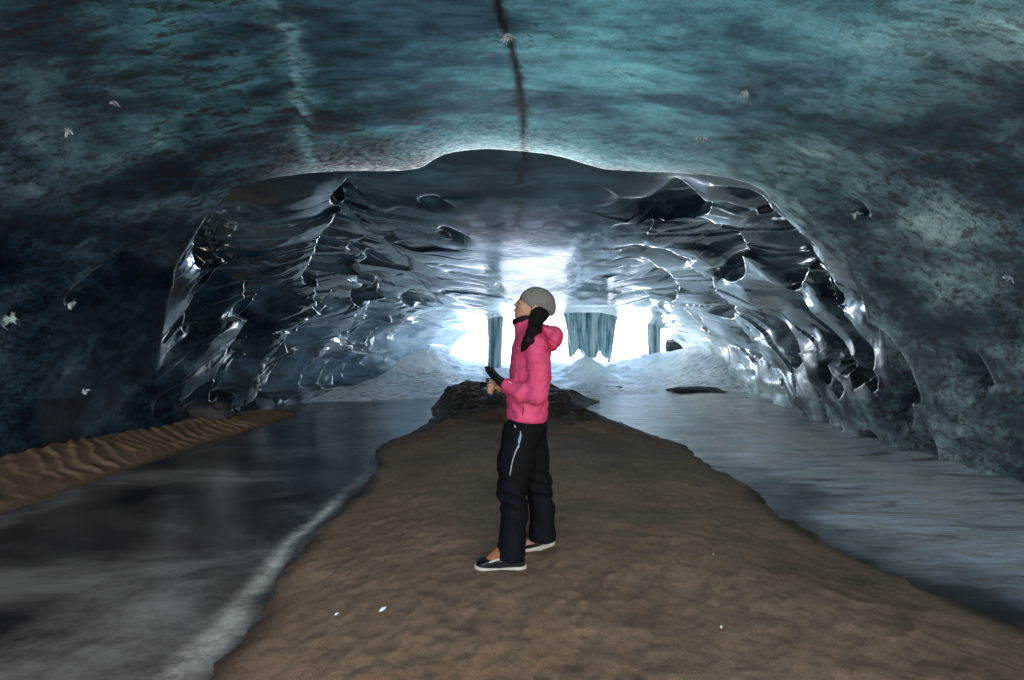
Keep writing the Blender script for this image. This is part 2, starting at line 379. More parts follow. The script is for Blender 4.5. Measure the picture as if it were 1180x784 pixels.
def build_vault():
    nt_, ny = 1150, 760
    th = np.linspace(math.radians(-20), math.radians(200), nt_)
    near = np.linspace(-2.4, 2.6, 70, endpoint=False)
    far = np.geomspace(2.6, VEND, ny)
    ys = np.concatenate([near, far]); TH, Y = np.meshgrid(th, ys); V = np.log(np.maximum(Y, .6))
    R0 = rad(TH, Y); xc = tun(Y)[0]
    def pos(R): return xc+R*np.cos(TH), Y, ICEZ+R*np.sin(TH)
    X, _, Z = pos(R0); Pn = P3(X, Y, Z)
    disp = np.zeros_like(R0); rim = np.zeros_like(R0); edge = np.zeros_like(R0)
    dist_lip = None
    def carve(pts, side, A, Lpx, rpx, fade=(.35, .09), big=False):
        nonlocal disp, rim, dist_lip, edge
        poly = smooth_poly(to_tv(pts, None if big else (th, ys, dlip)), 2)
        rho = np.hypot(np.array(pts)[:, 0]-590, np.array(pts)[:, 1]-400).mean()
        L, rr = Lpx/rho, 1.15*rpx/rho
        # metric: angle about the vanishing point and log depth
        pad = max(L*4.5, rr*4) if not big else 9
        i0, i1 = np.searchsorted(ys, [math.exp(poly[:, 1].min()-pad*.5-.02), math.exp(min(poly[:, 1].max()+pad+.02, 5))])
        j0, j1 = np.searchsorted(th, [poly[:, 0].min()-pad, poly[:, 0].max()+pad])
        if big: i0, i1, j0, j1 = 0, len(ys), 0, nt_
        T, W = TH[i0:i1, j0:j1], V[i0:i1, j0:j1]
        if T.size == 0: return
        seg = np.diff(poly, axis=0); sl = np.hypot(seg[:, 0], seg[:, 1])+1e-9; cum = np.concatenate([[0], np.cumsum(sl)]); tot = cum[-1]
        best = np.full(T.shape, 1e9); sg = np.zeros(T.shape); tt = np.zeros(T.shape)
        for k in range(len(seg)):
            ax, av = poly[k]; dx, dv = seg[k]
            u = np.clip(((T-ax)*dx+(W-av)*dv)/sl[k]**2, 0, 1)
            ex, ev = T-ax-u*dx, W-av-u*dv; d = ex*ex+ev*ev
            cr = dx*ev-dv*ex
            mk = d < best
            best = np.where(mk, d, best); sg = np.where(mk, np.sign(cr), sg); tt = np.where(mk, (cum[k]+u*sl[k])/tot, tt)
        s = np.sqrt(best)*sg*side
        if big: wsin = sstep(.16, .42, np.sin(T))
        win = sstep(0, fade[0], tt)*sstep(0, fade[1], 1-tt) if fade else np.ones_like(tt)
        if big: win = win*wsin
        ins = np.clip(s, 0, None)
        step = sstep(-.3*rr, .5*rr, s)
        prof = GAIN*A*step*np.exp(-(ins/(.8*L))**1.35) if not big else A*step*np.exp(-(ins/L)**1.25)
        step_ = 1.0
        # a swollen rim on the near side of each edge
        out = np.clip(-s, 0, None)
        g_ = 1 if big else GAIN*.8
        pr = g_*A*(.13*np.exp(-out/(1.8*rr))*step_-.15*np.exp(-((out-6*rr)/(3.2*rr))**2))*(s < 0)
        disp[i0:i1, j0:j1] += (prof+pr)*win
        rim[i0:i1, j0:j1] = np.maximum(rim[i0:i1, j0:j1], win*np.exp(-(s/(.55*rr))**2))
        edge[i0:i1, j0:j1] = np.maximum(edge[i0:i1, j0:j1], sstep(0, .3, win)*np.exp(-(s/(2.8*rr))**2))
        if big: dist_lip = s
    wall = sstep(.25, .8, np.abs(np.cos(TH)))
    n0 = fbm(Pn*np.array([.45, .6, .6]), 3); n1 = fbm(Pn*np.array([1.6, 1.9, 1.6]), 4); n2 = fbm(Pn*np.array([4.0, 7.0, 5.0]), 3)
    disp += (.030*n0+.003*n1*wall)*(.5+.5*wall)
    disp += .0012*n2
    # sign: scoops open towards the far end (larger depth); theta grows to the left
    carve(LIP, -1, .075, 140, 4, (.22, .20), True)
    dlip = disp.copy()
    for pts, A, L, r in RC: carve(pts, -1, A, L, r)
    for pts, A, L, r in LC: carve(pts, 1, 1.2*A, 1.1*L, 1.35*r)
    kx = np.hanning(31); kx /= kx.sum(); B = disp
    for ax in (0, 1): B = np.apply_along_axis(lambda v: np.convolve(np.pad(v, 15, mode='edge'), kx, 'valid'), ax, B)
    disp = edge*disp+(1-edge)*B
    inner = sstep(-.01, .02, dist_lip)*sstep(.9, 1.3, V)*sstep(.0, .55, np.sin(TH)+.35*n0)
    # carved ridge cells that shrink towards the far end
    cell = fbm(np.stack([TH*7, V*9, 0*V], -1), 2)
    disp += inner*wall*.004*np.abs(cell)
        # rows of narrow overlapping scallops sweeping down both walls towards the mouth
    ths = np.minimum(TH, math.pi-TH)
    for per, amp, sd in ((.120, .044, 3), (.062, .016, 21)):
        u = V-1.0*ths+.35*ths**2
        ph = u/per+1.1*fbm(P3(ths*3+sd, u*2.2, np.sign(np.cos(TH))*5+sd), 3)
        fr = ph-np.floor(ph); row = np.floor(ph)
        on = sstep(-.25, .25, vnoise(P3(row*3.7+sd, ths*4.5, np.sign(np.cos(TH))*7)))
        pr = np.exp(-fr*1.7)*sstep(0, .15, fr)+.30*np.exp(-(1-fr)/.12)
        wn = np.sqrt(inner)*sstep(.28, .55, np.abs(np.cos(TH)))*sstep(math.log(6.6), math.log(8.2), V)*sstep(math.log(20), math.log(15), V)
        rd = amp*pr*wn*on
        for ax in (0, 1): rd = (np.roll(rd, 1, ax)+2*rd+np.roll(rd, -1, ax))/4
        disp = disp+rd
    R = R0*(1+disp)
    # the silt filled crack running along the crown
    cpx = smooth_poly(to_tv([(570,-60),(575,0),(578,18),(588,40),(594,70),(600,110),(604,150),(603,182),(600,230),(601,300),(612,335)]), 2)
    o = np.argsort(cpx[:, 1]); ct = np.interp(V, cpx[o, 1], cpx[o, 0])
    wv = .0105+.005*vnoise(np.stack([V*14, 0*V, 0*V+3], -1))+.005*vnoise(np.stack([V*60, TH*90, 0*V+9], -1))
    dth = (TH-ct)*R0/np.maximum(Y, 1)*1.0
    crack = np.exp(-(dth/wv)**2)*np.where(V > math.log(5.6), .9*sstep(-.3, .3, vnoise(P3(TH*60, V*14, 3))), 1)
    ppx = smooth_poly(to_tv([(318,-60),(322,0),(335,40),(340,70),(345,120),(352,165),(360,195)]), 2); o = np.argsort(ppx[:, 1]); pt = np.interp(V, ppx[o, 1], ppx[o, 0])
    pale = np.exp(-((TH-pt)*R0/np.maximum(Y, 1)/(.022+.014*vnoise(P3(V*22, 0*V, 5))))**2)*(V < math.log(6))*sstep(-.6, .2, vnoise(P3(TH*50, V*20, 8)))
    R = R+.008*np.exp(-(dth/(wv*.8))**2)*(V < math.log(5.6))
    X, _, Z = pos(R)
    frost = np.exp(-np.clip(-dist_lip, 0, None)/.06)*(dist_lip < .004)*sstep(.75, .97, np.sin(TH))
    frost = np.maximum(frost, 0)
    px = 590+F*X/np.maximum(Y, .5); 
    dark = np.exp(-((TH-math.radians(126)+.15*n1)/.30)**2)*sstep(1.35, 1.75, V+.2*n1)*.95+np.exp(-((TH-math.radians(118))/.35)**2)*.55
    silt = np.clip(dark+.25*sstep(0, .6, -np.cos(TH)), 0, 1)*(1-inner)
    silt = np.maximum(silt, .72*sstep(.40, .92, np.abs(np.cos(TH))+.12*n1)*(1-inner*.6)*(1-sstep(9, 16, Y)))  # also darkens both side walls, less so with depth
    me = mesh_np('ice_cave_vault', P3(X, Y, Z), grid_quads(*TH.shape)[:, ::-1],
                 dict(clear=inner*(.55+.40*sstep(.6, .9, np.sin(TH)))*(1-.4*sstep(8, 18, Y)), thin=np.maximum(sstep(13.8, 19.0, Y+1.5*n0+2*n1), .13*sstep(8.5, 14, Y+3*n1)*sstep(.35, .85, np.abs(np.cos(TH)))), crack=crack, pale=pale, side=.9*sstep(.35, .85, np.abs(np.cos(TH))+.15*n0), refl_patch=inner*np.exp(-((X-.6-.05*Y)/2.2)**2)*sstep(8.2, 12.5, Y+1.5*n1), frost=frost, silt=silt, rim=rim*(Y > 2), gloss=np.maximum(inner*(1-.96*sstep(.72, .95, np.sin(TH))*sstep(12, 8.5, Y))*(1-.78*sstep(10, 15, Y)*sstep(.5, .85, np.sin(TH))), .7*rim*(Y > 2))))  # attributes include painted recess shade, mouth glow and a roof reflection
    return struct(put('ice_cave_vault', me, M_vault))
vault = build_vault()

# ------------------------------------------------------------------ floor: ice, sand, snow
def pdist(X, Y, poly, closed=True):
    """signed distance (positive inside) to a polygon"""
    best = np.full(X.shape, 1e9); inside = np.zeros(X.shape, bool); n = len(poly)
    for k in range(n if closed else n-1):
        ax, ay = poly[k]; bx, by = poly[(k+1) % n]; dx, dy = bx-ax, by-ay
        u = np.clip(((X-ax)*dx+(Y-ay)*dy)/(dx*dx+dy*dy+1e-12), 0, 1)
        best = np.minimum(best, (X-ax-u*dx)**2+(Y-ay-u*dy)**2)
        if closed: inside ^= ((ay > Y) != (by > Y)) & (X < dx*(Y-ay)/(by-ay+1e-12)+ax)
    return np.sqrt(best)*(np.where(inside, 1, -1) if closed else 1)
def plane_poly(pts, z=ICEZ): return [tuple(float(q) for q in on_plane(px, py, z)) for px, py in pts]
SAND = plane_poly([(236,784),(265,745),(300,696),(338,640),(385,592),(423,556),(436,540),(430,520),(452,507),(488,492),(500,476),(485,459),(505,447),(560,444),
                   (640,449),(692,463),(672,471),(702,482),(747,499),(792,516),(828,540),(880,572),(903,597),(960,628),(1012,655),(1100,692),(1180,727)])
SAND = [(-1.2, -2.5), (-1.15, .6)]+SAND[:0]+[SAND[0]]+SAND[1:]+[(3.2, .9), (4.5, -2.5)]
BANK = plane_poly([(0,592),(60,573),(130,548),(200,524),(262,505),(310,491),(343,477),(325,472),(290,474),(240,480),(120,500),(0,520)])
BANK = [(-9, 1.0), (-4.9, 2.8)]+BANK+[(-10, 6)]
ysf = np.concatenate([np.linspace(-2.5, 1.5, 60, endpoint=False), np.geomspace(1.5, 26, 620)])
def sheet(name, xs_fn, zfn, mat, attrs_fn, ncol=520, ys=ysf, keep=None):
    u = np.linspace(0, 1, ncol); Y = np.repeat(ys[:, None], ncol, 1); x0, x1 = xs_fn(ys); X = x0[:, None]+(x1-x0)[:, None]*u
    Z = zfn(X, Y); q = grid_quads(*X.shape)
    if keep is not None:
        K = keep(X, Y).ravel(); q = q[K[q].any(1)]
        used = np.unique(q); mp = np.zeros(X.size, int); mp[used] = np.arange(len(used)); q = mp[q]
        at = {k: a.ravel()[used] for k, a in attrs_fn(X, Y, Z).items()}
        V = P3(X, Y, Z).reshape(-1, 3)[used]
    else: at = attrs_fn(X, Y, Z); V = P3(X, Y, Z)
    return struct(put(name, mesh_np(name, V, q, at), mat))
def wide(ys): return np.maximum(-9.0, -1.6-1.35*np.maximum(ys, .5)), np.minimum(13.0, 1.6+1.35*np.maximum(ys, .5))
def z_ice(X, Y):
    flow = sstep(.6, 3.5, X-.12*Y)*sstep(3, 6, Y)
    z = ICEZ+.012*fbm(P3(X*1.5, Y*1.5), 3)
    z = z+flow*(.035*fbm(P3(X*.9, Y*3.2, 2), 4)+.30*sstep(1.2, 5.0, X-.1*Y)*sstep(8, 20, Y))
    return z
def ice_attr(X, Y, Z):
    d = -pdist(X, Y, SAND)+.06*fbm(P3(X*3.5, Y*3.5, 4), 3)-.02; flow = sstep(.4, 3.0, X)*sstep(1.0, 4.0, Y)
    left = (X < .3)
    frost = np.exp(-((d-.09)/(.06+.07*sstep(3.5, 1.5, Y)))**2)*left*sstep(8, 3, Y)*(.35+.65*sstep(-.4, .4, fbm(P3(X*3, Y*2.2), 3)))
    wl = 1-sstep(.15, .85, np.abs((X-np.interp(Y, [0, 3, 4, 6, 10, 20], [4.1, 4.2, 4.35, 4.25, 4.8, 6.5])-.2*vnoise(P3(X, Y*.8)))))
    frost = np.maximum(frost, 1.0*wl*sstep(2.5, 5, Y))
    frost = np.maximum(frost, .25*sstep(.1, .5, vnoise(P3(X*.9+4, Y*.9)))*left*sstep(4, 1, Y))
    silt = (X > 1)*sstep(.7, .1, d+.45*fbm(P3(X*1.6, Y*1.6), 4))*sstep(6.5, 4.5, Y)*.9
    return dict(frost=frost, flow=flow, silt=silt)
river = sheet('frozen_river', wide, z_ice, M_river, ice_attr, 560)

def z_sand(X, Y):
    d = pdist(X, Y, SAND)
    dn = d+(.10*fbm(P3(X*3, Y*3), 3)+.05*fbm(P3(X*12, Y*12), 3))*sstep(.5, .0, np.abs(d))*1.0
    h = ICEZ-.03+.05*sstep(-.02, .05, dn)+.115*sstep(0, 1.05, dn)
    rid = sstep(5.5, 9.0, Y+.7*vnoise(P3(X*.7, Y*.7, 5)))
    h = h+sstep(.0, .8, dn)*rid*(.04+.24*np.abs(fbm(P3(X*.8, Y*1.0, 9), 4))+.09*(1-2*np.abs(fbm(P3(X*2.4, Y*3.4), 4)))*1.0)
    h = h+sstep(.0, .5, dn)*(.022*fbm(P3(X*1.3, Y*1.3), 4)+.009*(1-np.abs(fbm(P3(X*5, Y*4, 3), 3))*2)*1.0+.006*fbm(P3(X*16, Y*13, 1), 4))
    for fx, fy in FEET: h = h-.012*np.exp(-(((X-fx)/.16)**2+((Y-fy)/.07)**2))
    return h
FEET = [(-.02, 2.74), (.17, 2.98)]
def flat0(X, Y): return z_sand(X, Y)
def sand_attr(X, Y, Z):
    d = pdist(X, Y, SAND); n = .12*fbm(P3(X*2.5, Y*2.5), 3)
    wet = np.maximum(sstep(.22, .0, d+n)*.8, np.maximum(sstep(6.2, 8.5, Y+4*n)*.92, .35*sstep(4.5, 7, Y+5*n)))
    snowy = sstep(6.0, 9, Y)*sstep(-.3, .5, vnoise(P3(X*1.1, Y*1.1, 7)))*1.0
    return dict(wet=wet, snowy=snowy)
sand = sheet('sand_ground', lambda ys: (-1.9-.22*np.maximum(ys, 0)*0-.0*ys, 5.0+0*ys), z_sand, M_sand, sand_attr, 620,
             np.concatenate([np.linspace(-2.5, 1.2, 40, endpoint=False), np.geomspace(1.2, 19, 640)]), lambda X, Y: pdist(X, Y, SAND) > -.12)

def z_bank(X, Y):
    d = pdist(X, Y, BANK)
    ph = (X*1.0+Y*1.55)*21+11*fbm(P3(X*1.0, Y*1.0), 4)
    rp = (.5+.5*np.sin(ph+.6*np.sin(ph)))**1.5
    return ICEZ-.02+.04*sstep(-.02, .05, d)+.16*sstep(0, 1.6, d)+sstep(.02, .35, d)*((.012+.026*sstep(-.5, .4, vnoise(P3(X*1.5, Y*1.5, 6))))*rp+.03*fbm(P3(X*1.2, Y*1.2), 3))
bank = sheet('sand_bank', lambda ys: (-10+0*ys, -2.0+0*ys), z_bank, M_bank,
             lambda X, Y, Z: dict(wet=.7*sstep(.12, 0, pdist(X, Y, BANK)), snowy=0*X), 620,
             np.linspace(.8, 12, 620), lambda X, Y: pdist(X, Y, BANK) > -.1)

def z_snow(X, Y):
    r = sstep(11.5, 19, Y+.9*vnoise(P3(X*.4, Y*.4))+.12*np.abs(X-3))
    z = ICEZ-.12+r*.75
    for mx, my, mz, sx, sy in [(3.0, 18.3, .50, .55, .8), (-3.6, 18.5, .8, 1.5, 2.5), (7.6, 17.5, 1.0, 1.3, 3.0), (1.4, 19, .2, .8, 1), (4.7, 19, .28, .8, 1.2), (6.0, 19, .35, .8, 1.2)]:
        z = z+mz*np.exp(-((X-mx)/sx)**2-((Y-my)/sy)**2)
    z = z+.9*sstep(22, 34, Y)+1.3*sstep(21, 30, Y)*sstep(2, -5, X)
    z = z+.22*r*fbm(P3(X*.9, Y*.7), 5)+.07*r*fbm(P3(X*3.5, Y*2.5, 2), 4)
    z = z-.25*sstep(60, 200, Y)
    return z
ys_s = np.concatenate([np.linspace(9.5, 27, 360, endpoint=False), np.geomspace(27, 300, 70)])
snow = sheet('snow', lambda ys: (-14-.8*np.maximum(ys-24, 0), 18+.8*np.maximum(ys-24, 0)), z_snow, M_snow,
             lambda X, Y, Z: dict(dirt=.8*sstep(19, 14, Y+2*vnoise(P3(X*.6, Y*.6)))), 520, ys_s)
g = mesh_np('ground', [(-3000, -3000, -.75), (3000, -3000, -.75), (3000, 3000, -.75), (-3000, 3000, -.75)], [[0, 1, 2, 3]], dict(dirt=[0]*4))
struct(put('ground', g, simple('moraine_gravel', (.075, .068, .06), .9, (3, .6), var=.5), smooth=False))

# ------------------------------------------------------------------ frozen waterfall pillars at the far mouth
def pillar(x0, x1, y, dy, zb, label, seed, tap=.3, foot=0.0):
    nz, na = 60, 160; cx = (x0+x1)/2; hw = (x1-x0)/2
    a = np.linspace(0, 2*math.pi, na, endpoint=False); t = np.linspace(0, 1, nz); A, T = np.meshgrid(a, t)
    ztop = 3.15; Z = zb+(ztop-zb)*T
    fl = 1+.09*vnoise(np.stack([np.cos(A)*hw*4+seed, np.sin(A)*4, T*1.2], -1))+.05*np.abs(np.sin(A*17+seed))
    fl = fl*(1-tap*(1-T)**2*(.6+.4*vnoise(np.stack([A*1.2, 0*A, 0*A+seed], -1))))*(1+.35*T**6)
    Z = Z+(1-T)*foot*(.5-.5*np.cos(np.cos(A)*math.pi*2+.6)+.25*vnoise(np.stack([np.cos(A)*6, 0*A, 0*A+seed], -1)))
    X = cx+hw*np.cos(A)*fl; Yy = y+dy*np.sin(A)*fl
    o = put('ice_pillar', mesh_np('ice_pillar', P3(X, Yy, Z), grid_quads(nz, na, True)), M_curt)
    # move origin to the foot
    o.location = (cx, y, zb); me = o.data; co = np.zeros(len(me.vertices)*3, np.float32); me.vertices.foreach_get('co', co)
    me.vertices.foreach_set('co', (co.reshape(-1, 3)-np.array([cx, y, zb])).ravel().astype(np.float32)); me.update()
    return tag(o, label, 'ice pillar', 'frozen waterfall pillars at the far mouth of the cave')
pillar(2.25, 4.2, 18.7, .5, .75, 'broad fluted blue-green curtain of frozen water just right of the person', 3, .3, .42)
pillar(-.98, -.40, 18.6, .3, .1, 'slim pale ice column seen just left of the face of the person', 11, .1)
pillar(5.7, 6.2, 19.0, .25, .1, 'short narrow ice column near the right end of the bright opening', 23, .2)

# ------------------------------------------------------------------ rocks, ice chips, frost crystals
def rock(x, y, z, sx, sy, sz, label, mat, name='rock', cat='rock', group=None, seed=1):
    bm = bmesh.new(); bmesh.ops.create_icosphere(bm, subdivisions=4, radius=1)
    P = np.array([v.co[:] for v in bm.verts]); n = fbm(P*1.4+seed*7, 4); n2 = np.abs(fbm(P*3+seed, 3))
    for v, a, b in zip(bm.verts, n, n2): v.co = Vector((v.co.x*sx, v.co.y*sy, v.co.z*sz))*(1+.5*a-.3*b)
    o = bm_obj(name, bm, mat); o.location = (x, y, z); return tag(o, label, cat, group)
def on_ice(px, py, dz=0.0): x, y = on_plane(px, py, ICEZ); return float(x), float(y)
x, y = on_ice(800, 455); rock(x, y, -.03, .85, .7, .17, 'low flat dark lump frozen into the pale ice right of the sand ridge', M_rock, group='dark lumps in the ice', seed=4)
x, y = on_ice(708, 452); rock(x, y, -.02, .45, .4, .10, 'small dark stone on the white ice just behind the tip of the sand ridge', M_rock, group='dark lumps in the ice', seed=5)
rock(7.15, 19.6, 1.35, .55, .4, .42, 'dark lump standing in for the dark hole at the right end of the far opening', M_rock, seed=6)  # lump added in place of a dark hole in the ice
x, y = on_ice(432, 447); rock(x, y, -.05, 1.3, .6, .35, 'dark low rock at the foot of the left wall beside the snow slope', M_rock, group='dark lumps in the ice', seed=8)
x, y = on_ice(225, 492); rock(x, y+.2, .0, .55, .3, .32, 'dark hollowed ice boulder at the left wall behind the rippled sand', M_rock, name='ice_boulder', cat='ice boulder', seed=9)
M_chip = simple('white_ice', (.8, .82, .82), .3, var=.1)
for px, py, s, lab in [(388, 708, .009, 'small white ice chip on the brown sand at lower left'), (441, 703, .016, 'elongated white ice shard on the sand near the front shoe'),
                     (831, 723, .009, 'tiny white ice chip on the sand at lower right'), (822, 639, .006, 'tiny white speck of ice on sand right of the far shoe')]:
    x, y = (float(q) for q in on_plane(px, py, 0.0)); z = float(z_sand(np.array([[x]]), np.array([[y]]))[0, 0])
    d = ray(px, py); 
    for _ in range(4):
        x, y = (float(q) for q in on_plane(px, py, z)); z = float(z_sand(np.array([[x]]), np.array([[y]]))[0, 0])
    o = rock(x, y, z+s*.3, s*1.3, s*.6, s*.5, lab, M_chip, name='ice_chip', cat='ice chip', group='ice chips lying on the sand', seed=int(px))
    o.rotation_euler.z = 1.0
def frost_mat():
    m = N('hoar_frost'); c = (.84, .95, 1.0, 1)
    return m.done(m.n('MixShader', {0: .55, 1: m.n('BsdfDiffuse', {'Color': c}), 2: m.n('BsdfGlossy', {'Color': c, 'Roughness': .35})}))
M_frost = frost_mat()
def vault_hit(px, py):
    dg = bpy.context.evaluated_depsgraph_get(); d = ray(px, py)
    ok, loc, nr, idx, ob, mt = SC.ray_cast(dg, Vector((0, 0, CAMZ)), Vector(d).normalized())
    return loc, nr
bpy.context.view_layer.update()
def crystal(px, py, size, nn, label, seed, droop=.3):
    loc, nr = vault_hit(px, py); rnd = random.Random(seed)
    if nr.dot(loc-Vector((0, 0, CAMZ))) > 0: nr = -nr
    bm = bmesh.new(); L = 1.45*size*loc.y/F
    for k in range(nn):
        a = rnd.uniform(0, 2*math.pi); tdir = nr.orthogonal().normalized(); b = nr.cross(tdir)
        d = (tdir*math.cos(a)+b*math.sin(a))*rnd.uniform(.5, 1)+nr*rnd.uniform(.15, .8)+Vector((0, 0, -droop)); d.normalize()
        l = L*rnd.uniform(.55, 1.0); side = Vector((rnd.uniform(-1, 1), rnd.uniform(-1, 1), rnd.uniform(-1, 1)))*.15*l
        tube_bm(bm, [Vector((0, 0, 0)), d*l*.5+side*.5, d*l], [L*.10, L*.085, L*.02], 5)
        for q in (.4, .65):     # feather barbs
            s2 = d.cross(Vector((rnd.uniform(-1, 1), rnd.uniform(-1, 1), rnd.uniform(-1, 1)))).normalized()
            p = d*l*q; tube_bm(bm, [p, p+(s2+d*.6).normalized()*l*.3], [L*.05, L*.015], 4)
    o = bm_obj('frost_crystal', bm, M_frost, smooth=False); o.location = loc+nr*.005
    return tag(o, label, 'frost crystal', 'white hoar frost crystals on the ice')
crystal(585, 38, 8, 26, 'white feathery frost crystal growing on the dark crack at the top of the ceiling', 1)
crystal(860, 104, 7, 16, 'white frost crystal on the teal ceiling, the higher one of the right pair', 2, .5)
crystal(808, 158, 7, 40, 'rounded white frost crystal on the ceiling, the lower one of the right pair', 3, 0)
crystal(79, 148, 8, 9, 'white frost crystal with trailing spikes, lower of the two at upper left', 4, .6)
crystal(132, 116, 7, 5, 'small sparse frost crystal, upper of the two on dark ice at upper left', 5, .6)
crystal(12, 368, 9, 22, 'largest white frost cluster on the dark left wall at the edge of the view', 6, .1)
crystal(80, 349, 6, 14, 'white frost crystal at the tip of a faint ridge on the left wall', 7, .2)
crystal(96, 451, 5, 12, 'small white frost crystal low on the left wall above the rippled sand', 8, .1)
crystal(1166, 320, 6, 16, 'white frost crystal on the right wall close to the edge of the view', 9, .1)
crystal(986, 246, 6, 12, 'thin white frost streak on the teal right wall beyond the rim of the arch', 10, .1)

# ------------------------------------------------------------------ person (signed distance fields meshed with surface nets)
def sdf_mesh(name, fn, lo, hi, h):
    lo = np.array(lo, float); hi = np.array(hi, float); n = np.ceil((hi-lo)/h).astype(int)+1
    g = np.stack(np.meshgrid(*[lo[k]+h*np.arange(n[k]) for k in range(3)], indexing='ij'), -1)
    B = 6; nb_ = -(-n//B); cc = np.stack(np.meshgrid(*[lo[k]+h*(np.arange(nb_[k])*B+(B-1)/2) for k in range(3)], indexing='ij'), -1)
    Dc = fn(cc); up = lambda A: A.repeat(B, 0).repeat(B, 1).repeat(B, 2)[:n[0], :n[1], :n[2]]
    mk = up(np.abs(Dc) < B*h*.87*1.6+.012); D = np.where(up(Dc) < 0, -1.0, 1.0); D[mk] = fn(g[mk]); s = D < 0
    c = [(i, j, k) for i in (0, 1) for j in (0, 1) for k in (0, 1)]
    sl = lambda A, o: A[o[0]:A.shape[0]-1+o[0], o[1]:A.shape[1]-1+o[1], o[2]:A.shape[2]-1+o[2]]
    cnt = sum(sl(s, o).astype(int) for o in c); act = (cnt > 0) & (cnt < 8)
    idx = -np.ones(act.shape, int); idx[act] = np.arange(act.sum())
    acc = np.zeros(act.shape+(3,)); num = np.zeros(act.shape)
    for a in c:
        for ax in range(3):
            if a[ax] == 1: continue
            b = list(a); b[ax] = 1; A, B = sl(D, a), sl(D, b); cr = (A < 0) != (B < 0)
            t = np.where(cr, A/np.where(cr, A-B, 1), 0); p = np.zeros(act.shape+(3,)); 
            for q in range(3): p[..., q] = a[q]
            p[..., ax] = t; acc += np.where(cr[..., None], p, 0); num += cr
    cell = np.stack(np.nonzero(act), -1); V = lo+h*(cell+acc[act]/num[act][:, None])
    F_ = []
    for ax in range(3):
        u, v = [(1, 2), (2, 0), (0, 1)][ax]
        A = s; sh = [slice(1, -1)]*3; s0 = [slice(1, -1)]*3; s1 = [slice(1, -1)]*3
        s0[ax] = slice(0, -1); s1[ax] = slice(1, None)
        a0, a1 = A[tuple(s0)], A[tuple(s1)]; cr = a0 != a1
        I = np.stack(np.nonzero(cr), -1); fl = a0[cr]
        base = I.copy(); base[:, u] += 1; base[:, v] += 1
        def gi(du, dv):
            q = base.copy(); q[:, u] += du; q[:, v] += dv; return idx[q[:, 0], q[:, 1], q[:, 2]]
        q = np.stack([gi(-1, -1), gi(0, -1), gi(0, 0), gi(-1, 0)], -1); q[~fl] = q[~fl][:, ::-1]
        F_.append(q)
    Q = np.concatenate(F_); Q = Q[(Q >= 0).all(1)]
    return mesh_np(name, V, Q)
def cone(p, a, b, ra, rb):
    a = np.array(a, float); b = np.array(b, float); ab = b-a
    t = np.clip(((p-a)@ab)/(ab@ab), 0, 1); return np.linalg.norm(p-a-t[..., None]*ab, axis=-1)-(ra+(rb-ra)*t)
def ell(p, c, r, rot=0.0):
    q = p-np.array(c, float)
    if rot:
        cs, sn = math.cos(rot), math.sin(rot); q = np.stack([q[..., 0]*cs+q[..., 2]*sn, q[..., 1], -q[..., 0]*sn+q[..., 2]*cs], -1)
    r = np.array(r, float); k0 = np.linalg.norm(q/r, axis=-1); k1 = np.linalg.norm(q/r**2, axis=-1)+1e-9
    return k0*(k0-1)/k1
def smin(*ds, k=.03):
    r = ds[0]
    for d in ds[1:]:
        h = np.clip(.5+.5*(d-r)/k, 0, 1); r = d+(r-d)*h-k*h*(1-h)
    return r
def smax(a, b, k=.01): return -smin(-a, -b, k=k)
PD = 2.84
ORIG = np.array([0.09, PD, 0.0])
def W(px, py, dy=0.0, off=0.0):
    """photo pixel at the person's depth -> local point"""
    q = at_depth(px, py, PD+off)-ORIG; q[1] = dy; return q
def chain(p, pts, rs, k=.02):
    return smin(*[cone(p, a, b, ra, rb) for a, b, ra, rb in zip(pts, pts[1:], rs, rs[1:])], k=k)
def wr(p, sc, amp, seed=0): return amp*fbm(p*np.array(sc)+seed, 3)

M_skin = simple('skin', (.42, .22, .13), .5, var=.05)
M_jack = simple('pink_shell_fabric', (.64, .070, .160), .62, (45, .5), spec=.25, var=.15)
M_trou = simple('black_softshell', (.0035, .0040, .0060), .8, (120, .3), spec=.12, var=.3)
M_hat = None
def hat_mat():
    m = N('grey_knit'); v = m.coords((1, 1, 1), (0, math.radians(-40), 0))
    wv = m.n('TexWave', {'Vector': v, 'Scale': 42.0, 'Distortion': .6, 'Detail': 2}, bands_direction='X').outputs[0]
    n = m.noise(v, 260, 3)
    col = m.mix(m.math('MULTIPLY', wv, .85), (.13, .12, .105, 1), (.33, .305, .27, 1)); col = m.mix(m.ramp(n, [(.4, .4), (.6, 0.0)]), col, (.07, .07, .07, 1))
    return m.done(m.n('BsdfPrincipled', {'Base Color': col, 'Roughness': .9, 'Normal': m.bump(wv, .6, .004, m.bump(n, .4, .002))}))
M_hat = hat_mat()
M_hair = simple('dark_brown_hair', (.010, .006, .005), .55, (220, .5), spec=.15, var=.4)
M_glove = simple('black_glove', (.004, .0045, .006), .7, (120, .2), spec=.2)
M_col = simple('black_lining', (.004, .004, .005), .8, spec=.2)
M_sole = simple('cream_rubber', (.52, .46, .36), .6, var=.2)
M_shoe = simple('black_shoe_rubber', (.005, .005, .007), .4, spec=.3)
M_tan = simple('tan_leather', (.30, .105, .028), .7, var=.25)
M_zip = simple('grey_zip', (.45, .45, .45), .4); M_teal = simple('turquoise_cord', (.10, .5, .55), .5)
M_phone = simple('black_plastic', (.01, .01, .012), .2)
M_eyew = simple('eye_white', (.6, .58, .55), .2); M_iris = simple('dark_iris', (.01, .007, .005), .1); M_lip = simple('lip', (.42, .12, .10), .45)

person = empty('person', tuple(ORIG))
tag(person, 'standing person in pink hooded jacket, black trousers and grey beanie looking up on the sand', 'person')

